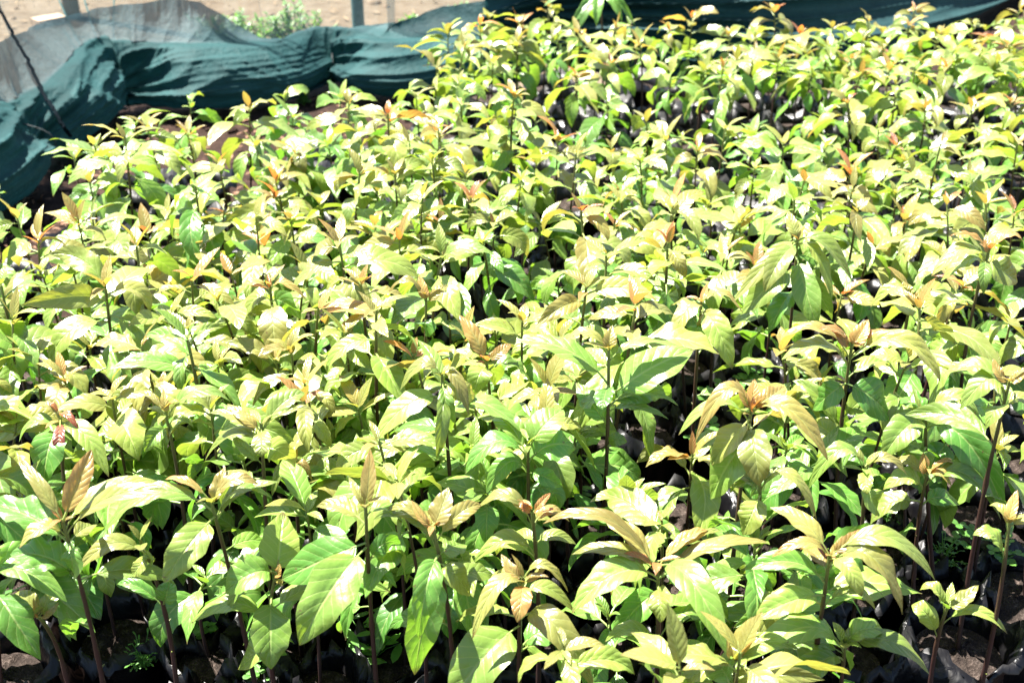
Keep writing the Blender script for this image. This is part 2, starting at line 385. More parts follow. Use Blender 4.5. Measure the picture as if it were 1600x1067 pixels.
cu("a", (98, 815), (153, 1064), 'o', [(810,143,702,36,1,1,'c',.86),(816,27,714,22,2,1,'c',.68),(835,263,766,32,-2,3,'u',.6),(826,248,752,34,3,3,'u',.5),
   (842,30,856,32,-3,3,'u',.66),(910,16,866,58,-2,3,'c',.12),(850,-20,785,62,3,2,'c',.14),(850,118,905,36,3,2,'c',.2)],
   "tall seedling with an upright bronze shoot and long bare maroon stem, front left corner", .62)
cu("b", (219, 843), (262, 1066), 'y', [(872,120,893,34,-3,4,'u',.6),(950,183,912,24,0,2,'u',.1),(946,266,905,38,-1,1,'c',.14),(850,243,872,20,2,1,'c',.4),(860,205,900,20,-2,1,'c',.5)],
   "seedling with a small folded pair of leaves low on its slanting stem, front left", .55, 0)
cu("c", (330, 784), (352, 876), 'y', [(780,352,728,26,1,0,'c',.76),(786,258,749,15,0,2,'u',.88),(790,405,757,24,0,3,'u',.8),(812,425,778,32,1,4,'u',.3),
   (781,390,738,22,3,2,'u',.6),(800,160,838,36,0,6,'u',.3),(806,256,910,52,-5,2,'c',.42)],
   "yellow-tipped seedling whose pale quilted leaf hangs down over dark bags at lower left", .58)
cu("d", (258, 644), (268, 728), 'y', [(642,255,607,13,0,0,'c',.8),(650,205,615,15,2,2,'u',.68),(655,360,627,28,0,4,'u',.35),(666,226,706,28,-2,2,'c',.3),(646,280,627,9,-1,1,'u',.98),
   (668,303,668,14,0,2,'u',.45)], "slim seedling with one upright olive bud leaf, left of the picture below centre", .6)
cu("e", (408, 662), (415, 792), 'p', [(668,408,713,30,-4,1,'c',.5),(690,328,645,22,0,2,'u',.6),(672,355,631,18,1,1,'c',.74),(672,476,614,36,2,2,'u',.42),(677,491,640,18,0,2,'u',.58),
   (726,362,680,17,0,1,'c',.4),(700,460,730,40,2,3,'c',.5),(690,320,720,30,3,3,'u',.5)], "pale-tipped seedling with a short yellow leaf hanging straight down in front of its stem", .62)
cu("f", (460, 722), (466, 800), 'p', [(745,425,775,18,-2,4,'u',.5),(740,488,752,16,-1,3,'u',.85),(742,490,700,12,0,1,'c',.45),(768,556,792,28,-2,3,'u',.68),(760,520,745,24,2,2,'u',.3)],
   "small seedling with crumpled curling leaves and a long wavy bronze leaf to the right", .5)
cu("g", (571, 790), (590, 1066), 'p', [(852,468,1008,78,-4,3,'c',.32),(850,440,905,64,2,2,'c',.1),(785,578,700,26,0,0,'c',.8),(795,545,745,14,1,1,'c',.66),(880,625,850,30,3,3,'c',.1),
   (925,620,918,24,-1,3,'u',.14),(930,540,1000,42,2,4,'u',.1),(812,640,830,30,3,3,'u',.3)], "seedling with the biggest broad pale leaf of the front row, left of its stem", .62)
cu("h", (676, 822), (697, 1066), 'o', [(824,700,761,38,1,0,'c',.76),(824,643,781,13,0,0,'c',.86),(846,606,797,26,0,3,'u',.7),(850,752,789,28,0,3,'c',.72),(873,583,812,30,1,5,'u',.4),
   (868,655,998,46,-4,4,'c',.18),(890,648,1054,54,-1,5,'c',.2),(985,648,950,15,-2,1,'u',.5),(880,735,930,40,3,3,'c',.5),(870,725,850,34,4,2,'c',.34)],
   "seedling with pale pink upright tip and two long green leaves hanging left", .6)
cu("i", (831, 797), (834, 920), 'o', [(800,812,784,15,-1,1,'c',1.0),(800,860,770,13,0,1,'c',.96),(830,745,795,26,0,5,'u',.62),(868,740,880,36,-1,4,'u',.48),(826,890,815,20,1,3,'u',.8),
   (850,900,850,22,1,2,'u',.5),(850,790,850,26,4,2,'u',.4)], "seedling with a bright orange star-shaped shoot, bottom centre of the picture", .57)
cu("j", (818, 902), (818, 1066), 'p', [(912,808,972,31,-5,2,'c',.93),(900,783,865,22,1,0,'c',.84),(905,856,879,9,0,0,'c',.8),(908,888,925,20,1,4,'u',.65),(914,738,998,27,-3,5,'u',.66),
   (975,706,1095,90,-3,3,'c',.34),(965,928,1075,46,-4,7,'c',.62),(1020,885,1000,50,2,3,'u',.12),(930,900,960,30,3,3,'u',.5),(925,760,920,30,3,3,'u',.6)],
   "seedling with one pink leaf folded down in front of its stem, bottom centre", .55)
cu("k", (1028, 880), (1025, 1052), 'o', [(892,975,864,13,-1,1,'u',1.0),(892,938,805,32,2,2,'u',.74),(896,848,818,30,-1,6,'u',.8),(887,1106,828,26,2,2,'u',.84),(887,1128,828,22,3,2,'u',.6),
   (905,1202,848,32,0,3,'u',.7),(905,893,958,58,-3,4,'u',.36),(898,893,866,28,1,3,'u',.6),(884,1135,1022,52,-9,6,'c',.3),(915,1032,972,38,-4,2,'c',.5),(1024,945,1002,32,-1,4,'u',.42),
   (1004,1102,972,28,0,4,'u',.3),(905,1110,900,70,4,3,'c',.08)], "large spreading seedling with a shiny bronze leaf rosette, bottom right of centre", .55)
cu("l", (1174, 640), (1141, 954), 'o', [(644,1086,690,28,-2,7,'u',.82),(634,1150,592,15,0,0,'c',.86),(634,1226,604,32,1,1,'c',.86),(632,1178,618,14,-2,0,'c',1.0),(645,1294,720,40,-3,5,'u',.74),
   (656,1112,726,46,3,2,'c',.6),(664,1186,760,52,-4,2,'c',.56),(665,1060,680,28,0,5,'u',.32),(690,1110,780,70,5,3,'c',.32)], "tall seedling with bronze leaves drooping both sides of its orange bud, right of centre", .66)
cu("m", (1187, 745), (1180, 930), 'y', [(765,1276,812,24,-2,6,'u',.6),(770,1140,770,30,2,2,'u',.4),(765,1235,740,20,2,2,'u',.4),(775,1160,835,40,-1,2,'c',.5)], "seedling with a yellow strap leaf bending down right, close behind the drooping bronze one", .58)
cu("n", (1296, 868), (1275, 1000), 'o', [(876,1206,870,20,-1,3,'u',.84),(862,1203,793,32,2,2,'u',.7),(882,1410,960,44,-3,6,'u',.66),(872,1461,906,36,0,6,'u',.48),(876,1346,932,32,-4,3,'c',.5),
   (866,1352,826,24,1,1,'c',.88),(868,1316,836,16,1,0,'c',.8),(912,1160,890,40,0,3,'u',.18),(930,1180,966,52,-3,2,'c',.36),(950,1368,953,20,-1,4,'u',.5),(930,1386,938,16,2,3,'u',.42),(890,1380,850,70,5,3,'c',.06)],
   "broad seedling with an apricot shoot and arched bronze leaf, lower right", .57)
cu("o", (1319, 1000), (1305, 1067), 'g', [(1012,1452,1053,38,-2,4,'u',.42),(1005,1384,988,40,1,3,'c',.34),(1018,1163,1034,54,-2,6,'u',.3),(1008,1345,968,24,0,1,'c',.46),(1030,1230,1085,50,-3,3,'u',.3)],
   "low seedling with one long glossy leaf pointing right over bare bags, bottom right", .44, 1)
cu("p", (1332, 536), (1318, 762), 'o', [(541,1357,499,30,0,0,'c',.86),(541,1304,504,15,0,0,'c',.9),(540,1391,515,12,0,1,'u',.96),(543,1278,516,13,-1,2,'u',.95),(560,1221,528,28,-1,4,'u',.76),
   (574,1221,562,38,-2,4,'u',.52),(562,1469,597,38,-3,6,'u',.62),(590,1390,570,26,2,2,'u',.4),(656,1379,612,36,-2,2,'c',.4),(680,1238,595,28,1,3,'u',.38),(600,1270,640,40,4,2,'c',.12),(600,1390,650,60,4,2,'c',.05),(700,1270,660,40,2,2,'c',.5)],
   "tall straight seedling with a copper crown and leaf tiers either side, right of the picture", .66)
cu("q", (1577, 598), (1520, 900), 'p', [(600,1552,560,14,0,0,'c',.85),(600,1606,570,14,0,0,'c',.85),(625,1500,640,40,-1,5,'u',.4),(640,1540,670,30,-3,3,'c',.4),(640,1620,650,30,0,3,'u',.5),(620,1470,590,40,2,4,'u',.36)],
   "tall slanting seedling with a bare maroon stem and pale tip at the right edge", .68)
cu("r", (1246, 372), (1232, 512), 'p', [(380,1195,456,38,-4,2,'c',.5),(376,1145,472,26,0,3,'u',.55),(422,1157,492,42,-1,3,'c',.4),(372,1231,329,18,1,0,'c',.6),(402,1276,510,40,-4,2,'c',.3),(378,1332,440,36,0,4,'u',.45),
   (452,1200,522,44,-3,3,'c',.1),(385,1300,470,26,-1,4,'u',.5),(430,1300,500,30,2,3,'c',.35)], "tall seedling with long leaves hanging like an umbrella round its stem, right of centre", .66)
cu("s", (1096, 472), (1088, 652), 'o', [(483,1047,541,34,-3,4,'u',.62),(492,1144,577,40,-4,4,'c',.42),(476,1162,492,18,-1,4,'u',.78),(482,1122,528,42,3,2,'c',.66),(502,1080,548,30,1,2,'c',.1),(474,1120,465,14,1,1,'u',.7)],
   "seedling with two serrated-looking pale leaves hanging either side above a dark gap", .64)
cu("t", (951, 545), (943, 742), 'p', [(600,806,533,42,1,3,'u',.28),(625,1084,546,62,0,2,'c',.28),(566,1072,546,22,1,3,'u',.3),(666,900,598,32,2,1,'c',.2),(640,1060,634,20,-2,3,'u',.4),(645,1045,655,20,-1,2,'u',.3),
   (552,884,530,18,0,3,'u',.7),(548,957,508,24,0,0,'c',.76),(600,940,640,34,-5,1,'c',.16),(640,1040,615,50,4,3,'c',.2),(700,980,690,22,-1,2,'c',.3),(640,890,660,34,3,3,'u',.3)],
   "sturdy seedling with a huge wavy green leaf on the right, centre of the picture", .66)
cu("u", (690, 583), (706, 782), 'y', [(606,682,718,26,-4,2,'c',.42),(650,838,692,42,-2,5,'u',.3),(722,598,760,42,-2,4,'u',.3),(620,585,690,42,-1,3,'u',.4),(595,733,650,24,-2,4,'u',.7),(598,706,676,28,1,2,'c',.3),(590,625,610,26,2,4,'u',.6),
   (600,755,640,34,3,3,'c',.6)], "yellow-tipped seedling with a narrow shiny leaf hanging straight down its stem, left of centre", .66)
cu("v", (825, 692), (828, 790), 'g', [(715,727,740,40,-2,5,'u',.1),(700,880,640,50,2,2,'c',.3),(720,900,700,50,1,3,'c',.14),(740,760,770,34,-1,4,'u',.2),(715,770,655,40,3,3,'u',.32),(740,880,760,30,2,2,'c',.1)],
   "green-tipped seedling with a dark ribbed leaf arching left, just below the picture's centre", .58)
cu("w", (94, 650), (100, 720), 'o', [(655,90,711,21,-3,1,'c',1.22),(650,76,631,8,0,1,'u',1.1),(655,122,670,15,-2,2,'u',1.16),(655,50,637,14,1,2,'u',.7),(668,170,745,34,-3,4,'u',.42),(668,30,690,30,0,3,'u',.3),(672,70,760,50,-4,3,'c',.1)],
   "seedling with a dark red leaf hanging from its tip, at the left edge", .56)
cu("x", (421, 445), (424, 520), 'o', [(475,430,561,44,-4,3,'c',.66),(455,370,470,20,0,3,'u',.78),(455,480,470,18,0,3,'u',.85),(448,418,426,9,0,0,'c',1.0),(470,470,500,36,1,3,'c',.2),(470,380,500,30,2,3,'u',.5)],
   "orange-tipped seedling with one large pale ribbed leaf hanging full face to the camera", .62)
cu("y", (666, 464), (669, 560), 'p', [(467,655,430,16,0,0,'c',.9),(472,608,457,17,-1,4,'u',.74),(472,701,446,16,0,1,'c',.74),(500,665,520,34,2,2,'c',.1)], "slender seedling with three spreading bronze tip leaves against a dark gap", .6, 0)
cu("z", (760, 566), (763, 600), 'o', [(567,717,492,26,0,1,'c',.86),(567,798,537,17,0,1,'c',.88),(572,700,590,34,0,4,'u',.5),(580,830,600,34,1,3,'u',.3),(575,740,620,36,-3,3,'c',.4)],
   "seedling with one tall copper leaf leaning left from its tip, near the picture's centre", .57)
cu("aa", (431, 896), (440, 1000), 'p', [(933,424,1045,62,-5,2,'c',.3),(880,352,926,66,-2,3,'c',.25),(970,297,974,34,0,4,'u',.36),(880,443,800,62,4,0,'c',.42),(895,437,880,12,-2,0,'c',.9),(940,352,960,30,0,5,'u',.3),(990,372,1045,40,2,2,'c',.4)],
   "short seedling with a heart-shaped pale leaf hanging full face, bottom left of centre", .48)
cu("bb", (57, 960), (85, 1066), 'y', [(965,93,915,28,1,1,'c',.5),(962,92,940,10,-1,0,'c',.8),(962,52,934,10,0,0,'c',.85),(970,20,930,30,1,2,'u',.6)], "little seedling with narrow upright leaves among bags in the bottom left corner", .45, 0)
cu("cc", (-14, 880), (-5, 1066), 'g', [(925,64,1030,62,-4,4,'c',.1),(905,105,940,40,-2,4,'u',.25),(900,60,870,50,3,3,'c',.2),(950,-60,1000,50,0,3,'u',.2)], "seedling at the bottom left edge with one big fresh green leaf", .52)
cu("dd", (1482, 944), (1463, 1066), 'g', [(960,1437,922,24,0,3,'u',.5),(998,1425,944,30,-1,3,'c',.45),(947,1529,914,26,0,0,'c',.6),(978,1574,990,22,-2,4,'u',.45)], "small bare seedling with four leaves in front of the open bag, bottom right corner", .42, 0)
cu("ee", (1577, 815), (1538, 1020), 'p', [(878,1520,836,26,-1,3,'u',.4),(820,1590,765,18,0,0,'c',.85),(826,1620,830,24,0,2,'u',.6),(830,1545,790,20,1,2,'u',.6)], "thin seedling rising out of the open sunlit bag in the bottom right corner", .56, 0)
cu("ff", (1352, 729), (1345, 815), 'g', [(745,1262,766,28,-1,7,'u',.36),(735,1418,744,20,0,3,'u',.7),(733,1355,772,24,-4,1,'c',.5),(735,1320,712,18,1,2,'u',.6),(760,1370,800,46,2,2,'c',.4)], "seedling with small pale tip leaves between the copper crown and the apricot shoot", .56)
cu("gg", (1446, 646), (1450, 700), 'y', [(655,1380,716,52,-3,3,'c',.34),(668,1569,798,56,-3,7,'c',.05),(655,1530,655,32,-1,5,'u',.42),(650,1425,603,9,0,0,'c',.5),(660,1400,640,44,2,3,'u',.12),(665,1530,700,40,1,4,'u',.3),(700,1420,740,50,2,2,'c',.3)],
   "seedling with a long dark green leaf sweeping down to the right, right of the picture", .55)
cu("hh", (1450, 734), (1440, 850), 'o', [(740,1443,706,10,0,0,'c',.9),(742,1500,728,13,0,2,'u',.92),(760,1564,812,40,-2,6,'u',.3),(745,1487,760,18,-2,2,'u',.8),(765,1380,765,34,0,3,'u',.42),(790,1500,790,30,2,3,'c',.12)], "low seedling with pinkish tip leaves and a green leaf arching over dark bags at right", .5)
cu("ii", (1546, 389), (1527, 545), 'o', [(396,1484,369,14,-1,2,'u',.92),(393,1541,366,11,0,0,'c',.92),(393,1598,376,18,0,3,'u',.9),(405,1455,432,36,-1,4,'u',.5),(410,1590,440,44,2,1,'c',.5),(415,1470,440,30,1,3,'u',.44),(440,1600,420,30,2,2,'u',.46),(410,1537,460,20,-3,2,'c',.3)],
   "tall dark-stemmed seedling with orange tip leaves near the right edge", .67)
cu("jj", (1426, 460), (1412, 535), 'y', [(465,1386,417,14,0,1,'u',.8),(465,1412,440,22,-1,0,'c',.7),(468,1455,447,12,0,1,'c',.82),(470,1360,480,30,1,4,'u',.5),(475,1500,470,30,1,3,'u',.5)], "seedling with a golden upright shoot on a leaning dark stem, right of the picture", .6)
cu("kk", (938, -18), (940, 60), 'g', [(-10,888,46,17,-2,4,'c',.14),(-8,905,46,16,-4,3,'c',.16),(-8,932,42,20,-5,3,'c',.18),(-8,972,36,17,-4,4,'c',.2),(-10,992,40,14,0,4,'c',.14),(-12,850,10,16,2,4,'u',.2),(-14,1020,0,16,2,4,'u',.2)],
   "tallest seedling at the top edge with bright green leaves hanging in front of the net", .60)

PLANTS = []
for k, c in CU.items():
    PLANTS.append(dict(px=c["apex"], tip=c["tip"], tall=c["h"] > .6, h=c["h"], cust=c, label=c["label"], low=c["low"]))
for s in PL:
    x, y, f = s.split(",")
    PLANTS.append(dict(px=(float(x), float(y)), tip=f[0], tall='t' in f, h=None, cust=None, label=None, low=None))
placed = []
def far_from(p, d):
    return all((p[0] - q[0]) ** 2 + (p[1] - q[1]) ** 2 > d * d for q in placed)
for P in PLANTS:
    if P["h"] is None:
        best = None
        lo, hi = (.56, .66) if P["tall"] else ((.40, .50) if P["tip"] == 'g' else (.45, .60))
        if P["px"][1] < 130: hi = min(hi, .55)
        for h in rng.uniform(lo, hi, 10):
            A = at_z(*P["px"], h)
            dm = min([99] + [math.hypot(A[0] - q[0], A[1] - q[1]) for q in placed])
            sc_ = min(dm, .15) - abs(h - (lo + hi) / 2) * .05
            if best is None or sc_ > best[0]: best = (sc_, h, A)
        P["h"], A = best[1], best[2]
        lean = rng.normal(0, .022, 2); B = np.array([A[0] + lean[0], A[1] + lean[1], BAGZ])
    else:
        A = at_z(*P["px"], P["h"]); L = at_y(*P["low"], A[1])
        d = (L - A) / max(1e-3, A[2] - L[2]); B = A + d * (A[2] - BAGZ); B[2] = BAGZ
    P["A"], P["B"] = A, B; placed.append(B)

# lower, half-hidden seedlings where a bag has no plant yet; the bed's outline on the ground
BED = [at_z(x, y, BAGZ)[:2] for x, y in [(-260, 560), (-60, 440), (40, 420), (150, 330), (240, 280), (420, 255), (600, 235), (680, 165), (760, 118), (1000, 105), (1250, 98), (1500, 108), (1760, 130), (1760, 1150), (-160, 1150)]]
GAPS = [[at_z(x, y, BAGZ)[:2] for x, y in g] for g in ([(860, 190), (1020, 185), (1060, 250), (880, 260)], [(1150, 200), (1560, 190), (1580, 235), (1150, 250)],
        [(700, 520), (830, 520), (830, 575), (700, 580)], [(990, 690), (1110, 640), (1130, 760), (1000, 770)], [(1360, 850), (1620, 800), (1640, 1100), (1360, 1100)], [(-50, 960), (420, 960), (420, 1100), (-50, 1100)])]
def inside(p, poly):
    x, y = p; c = False
    for (x1, y1), (x2, y2) in zip(poly, poly[1:] + poly[:1]):
        if (y1 > y) != (y2 > y) and x < (x2 - x1) * (y - y1) / (y2 - y1) + x1: c = not c
    return c
nf = 0
for _ in range(20000):
    if nf >= 26: break
    p = rng.uniform((-1.6, .95), (2.1, 4.3))
    if inside(p, BED) and far_from(p, .155) and not any(inside(p, g) for g in GAPS):
        h = rng.uniform(.36, .46); B = np.array([p[0], p[1], BAGZ]); A = B + np.array([rng.normal(0, .015), rng.normal(0, .015), h - BAGZ])
        px = proj(A)
        if not (-120 < px[0] < 1720 and -40 < px[1] < 1090): continue
        PLANTS.append(dict(px=px, tip='g', tall=False, h=h, cust=None, label=None, low=None, A=A, B=B, fill=True)); placed.append(B); nf += 1
for px, py, h in [(182, 992, .36), (330, 1022, .35), (60, 1010, .35), (470, 1012, .36), (640, 1008, .34), (745, 1000, .36), (1160, 1010, .35), (1245, 1030, .34), (120, 930, .36), (400, 945, .37)]:
    B = at_z(px, py, BAGZ); A = B + np.array([rng.normal(0, .012), rng.normal(0, .012), h - BAGZ])
    PLANTS.append(dict(px=proj(A), tip='g', tall=False, h=h, cust=None, label=None, low=None, A=A, B=B, fill=True)); placed.append(B)
print("seedlings", len(PLANTS))

def add_tip(mb, A, tip, scale, res, n=None):
    base = {'o': .84, 'p': .72, 'y': .60, 'g': .38}[tip]
    n = n or int(rng.integers(3, 6)); az0 = rng.uniform(0, 6.28)
    for i in range(n):
        az = az0 + i * 2.4 + rng.normal(0, .3); e0 = R(rng.uniform(22, 78)); L = scale * rng.uniform(.03, .07)
        d0 = np.array([math.cos(az) * math.cos(e0), math.sin(az) * math.cos(e0), math.sin(e0)])
        e1 = e0 - R(rng.uniform(10, 60)); d1 = np.array([math.cos(az) * math.cos(e1), math.sin(az) * math.cos(e1), math.sin(e1)])
        P0 = A + Z * rng.uniform(-.01, .004)
        blade(mb, [P0, P0 + d0 * L * .5, P0 + d0 * L * .5 + d1 * L * .5], L * rng.uniform(.26, .42), -d0 * .3 + Z, base + rng.normal(0, .06) + (.2 if tip == 'o' and rng.random() < .3 else .12 if rng.random() < .12 else 0), rng.random(), .06, res,
              fold=R(rng.uniform(15, 40)), wave=.03)

def foliage_random(mb, st, tip, vig, res, n, t0, back=False):
    base = {'o': .68, 'p': .58, 'y': .48, 'g': .26}[tip]; az0 = rng.uniform(0, 6.28)
    for i in range(n):
        t = t0 + (.985 - t0) * ((i + .5) / n) ** .75; k = (i + .5) / n      # k: 0 lowest .. 1 top
        az = az0 + i * 2.4 + rng.normal(0, .35)
        if back: az = math.pi / 2 + rng.uniform(-1.5, 1.5)
        P0 = st(t)
        L = vig * (rng.uniform(.095, .165) if k < .75 else rng.uniform(.07, .12)) * (.85 if i == 0 else 1)
        e0 = R(-6 + 46 * k + rng.normal(0, 13)); e1 = e0 - R(rng.uniform(60, 135) - 12 * k); em = (e0 + e1) / 2
        h = np.array([math.cos(az), math.sin(az), 0])
        D = lambda e: h * math.cos(e) + Z * math.sin(e)
        sw = np.cross(Z, h) * rng.normal(0, .18)
        P = [P0, P0 + D(e0) * L * .34, P0 + (D(e0) + D(em)) * L * .34 + sw * L * .3, P0 + (D(e0) + D(em) + D(e1)) * L * .34 + sw * L]
        age = np.clip(base * (.12 + .95 * k ** .8) + rng.normal(0, .08), 0, .95)
        blade(mb, P, L * rng.uniform(.27, .42), Z + h * .35, age, rng.random(), rng.uniform(.10, .17), res, roll=rng.normal(0, .4), twist=rng.normal(0, .8))

def make_bag(root, B, rad, near):
    """soft black sleeve, crumpled, its mouth flared and folded unevenly; soil a little below the rim"""
    n, m = (40, 13) if near else (20, 8)
    th = np.arange(n) * 2 * math.pi / n; ph = rng.uniform(0, 6.28, 6)
    mb = MB(); rim = .5 + .3 * np.sin(2 * th + ph[0]) + .3 * np.sin(3 * th + ph[1]) + .2 * np.sin(5 * th + ph[2])
    ring = []
    for i in range(m):
        t = i / (m - 1); z = t * (BAGZ + .02)
        cr = 1 + .035 * np.sin(5 * th + ph[3] + 7 * t) + .025 * np.sin(9 * th + ph[4] - 11 * t) + .02 * np.sin(14 * th + 20 * t)
        r = rad * (.86 + .18 * math.sin(min(1, t * 1.25) * math.pi * .62)) * cr
        zz = np.full(n, z)
        if t > .8:
            k = (t - .8) / .2; r = r * (1 + k * k * (.10 + .20 * np.clip(rim, 0, 1))); zz = z + k * (.030 * rim + .007 * np.sin(7 * th + ph[5]) + .006 * np.sin(12 * th + ph[0]) * np.sin(2 * th + ph[3]) - .012)
        ring.append(np.stack([r * np.cos(th), r * np.sin(th), zz], -1))
    # the lip turns outward and down for a short way
    lip = ring[-1].copy(); lip[:, :2] *= (1.05 + .10 * np.clip(rim, 0, 1))[:, None]; lip[:, 2] -= .006 + .03 * np.clip(rim, 0, 1); ring.append(lip)
    V = np.array(ring)
    if near:                                             # crushed film: every few centimetres dented, the mouth most of all
        wt = np.linspace(.5, 1, len(ring))[:, None, None] ** 2; wt[0] = 0
        V = V + rng.normal(0, 1, V.shape) * np.array([.0036, .0036, .0026]) * wt
        V[-3:, :, 2] += rng.normal(0, .0055, (1, n)) + .010 * np.clip(rng.normal(0, 1, (1, n)), 1.0, 3) - .010
    mb.add(V.reshape(-1, 3), grid_faces(len(ring), n, True))
    bag = mb.build("grow_bag", M_BAG, root)
    sb = MB(); k = 7 if near else 4; rr = np.linspace(1, .02, k)
    V = []
    for q in rr:
        r = rad * .985 * q
        zz = BAGZ - .018 + .012 * (1 - q) + rng.normal(0, .0035 if near else .002, n) * (q < .97)
        V.append(np.stack([r * np.cos(th), r * np.sin(th), zz], -1))
    sb.add(np.array(V).reshape(-1, 3), grid_faces(k, n, True))
    sb.build("soil", M_POT, bag, smooth=True)

def facing(code, P0, P2, arch):
    tc = nrm(CAM - (P0 + P2) / 2)
    if code == 'c': return nrm(tc * .8 + Z * .45 + RGT * rng.normal(0, .2))
    return nrm(Z + tc * .25 + RGT * rng.normal(0, .12))

# stretches where the stems stand bare above dark bags (columns and rows of the stem feet)
BARE = [(690, 850, 470, 660), (840, 1600, 180, 262), (950, 1130, 620, 840), (1370, 1640, 760, 1100), (-60, 430, 940, 1200), (560, 900, 930, 1200), (1120, 1300, 900, 1200)]
TIPW = {'o': "orange-tipped", 'p': "pale pink-tipped", 'y': "yellow-tipped", 'g': "green-tipped"}
used_labels = {}
taken = []
for idx, P in enumerate(PLANTS):
    A, B = P["A"], P["B"]; d = depth(A); near = d < 2.25
    res = (15, 7) if d < 2.0 else (11, 5) if d < 3.0 else (9, 5); tres = (9, 5) if near else (6, 3)
    root = empty("avocado_seedling", (B[0], B[1], 0)); O = np.array([B[0], B[1], 0.])
    # stem
    bow = np.array([rng.normal(0, .008), rng.normal(0, .008), 0])
    Pm = (A + B) / 2 + bow; B0 = B - Z * .03
    st = lambda t, a=B0, m=Pm, c=A: (1 - t) ** 2 * a + 2 * t * (1 - t) * (2 * m - (a + c) / 2) + t * t * c
    ts = np.linspace(0, 1, 26 if near else 10); pts = np.array([st(t) for t in ts])
    r0 = .0040 if P["tall"] or P["cust"] else .0032
    sm = MB(); tube(sm, pts - O, np.linspace(r0, r0 * .55, len(ts)) * (1 + .05 * np.sin(ts * 40) + sum(.22 * np.exp(-((ts - q) / .012) ** 2) for q in rng.uniform(.2, .9, 6))), 7, ts)
    if P["cust"]:
        rng2 = rng.random(); 
        for q in (.3, .42, .55): # scars of shed leaves
            if rng.random() < .5:
                a0 = rng.uniform(0, 6.28); p = st(q); tube(sm, [p - O, p - O + np.array([math.cos(a0), math.sin(a0), .5]) * .007], [.0016, .0008], 5, .9)
    sm.build("stem", M_STEM, root)
    fo = MB()
    vig = rng.uniform(.88, 1.15) * (1 + .04 * min(1, max(0, (d - 2.1) / 1.2)))
    if P["cust"]:
        c = P["cust"]; d0 = depth(A)
        tv = np.linspace(0, 1.0, 60); sy = np.array([proj(st(t))[1] for t in tv])
        for (by, tx, ty, wpx, dd, arch, code, age) in c["leaves"]:
            t = float(tv[np.argmin(np.abs(sy - by))]); P0 = st(t); dp = depth(P0)
            P2 = at_d(tx, ty, dp + dd / 100.); Wm = wpx / F * (dp + dd / 200.)
            ch = P2 - P0; L = np.linalg.norm(ch); drop = max(0, -ch[2]) / L
            tc = nrm(CAM - P0); tch = nrm(np.array([tc[0], tc[1], 0]))
            side = RGT * rng.normal(0, .08) * L
            up = Z * arch / 100. * 1.0 + tch * (.012 + .02 * drop if code == 'c' else 0)
            Pa = P0 + ch * .28 + up * 1.25 + side * .3; Pb = P0 + ch * .68 + up * .95 + side * .5
            blade(fo, [P0 - O, Pa - O, Pb - O, P2 - O], Wm * 1.08, facing(code, P0, P2, arch), age, rng.random(), min(.14, .016 / L + .03), (17, 9) if d < 2.2 else (12, 7),
                  roll=rng.normal(0, .12), twist=rng.normal(0, .25), belly=(rng.uniform(.56, .72), rng.uniform(.82, 1.0)))
        if c["extra"]: foliage_random(fo, lambda t: st(t) - O, c["tip"], .85, res, c["extra"] + 1, .45, back=True)
        nm = MB(); add_tip(nm, A - O, c["tip"], .62, tres, 3)
    else:
        n = int(rng.integers(8, 13)) if P["tall"] else int(rng.integers(6, 12))
        n += 1 + int(round(2.6 * min(1, max(0, (d - 2.0) / 1.2))))
        if P.get("fill"): n = int(rng.integers(5, 8))
        bx, by_ = proj(B); t0 = .57 if P["tall"] else .46
        if any(x0 < bx < x1 and y0 < by_ < y1 for x0, x1, y0, y1 in BARE): t0, n = .72, max(6, n - 2)
        foliage_random(fo, lambda t: st(t) - O, P["tip"], vig, res, n, t0)
        nm = MB(); add_tip(nm, A - O, P["tip"], rng.uniform(.8, 1.25), tres)
    fo.build("foliage", M_LEAF, root); nm.build("new_shoot", M_LEAF, root)
    # bag, unless a neighbour's bag already stands here (two stems in one bag)
    nn = min([9] + [math.hypot(B[0] - q[0], B[1] - q[1]) for q in taken])
    if nn > .085:
        others = [math.hypot(B[0] - q[0], B[1] - q[1]) for j, q in enumerate(placed) if j != idx]
        mo = [x for x in others if x > .085]
        rad = float(np.clip(min([.17] + mo) * .52, .052, .084))
        make_bag(root, np.array([0, 0, 0]), rad, near); taken.append(B)
    x, y = P["px"]; X, Y = round(x / 16), round(y / 10.67)
    if P["label"]: lab = P["label"]
    else:
        if P.get("fill"): look = "low half-hidden green seedling"
        else: look = ("tall " if P["tall"] else "") + TIPW[P["tip"]] + " avocado seedling"
        where = f"{X}% across and {Y}% down" if 0 <= X <= 100 and 0 <= Y <= 100 else f"just outside the frame beside {min(max(Y, 0), 100)}% down" if 0 <= Y <= 100 else f"below the frame near {X}% across"
        lab = f"{look}, its tip {where} the photo" if "across and" in where else f"{look}, {where}"
        if lab in used_labels: lab = lab.replace("avocado seedling", "avocado plant").replace("green seedling", "green plant")
    used_labels[lab] = 1
    tag(root, lab, "seedling", "avocado seedlings in black grow bags")
print("unique labels", len(used_labels))

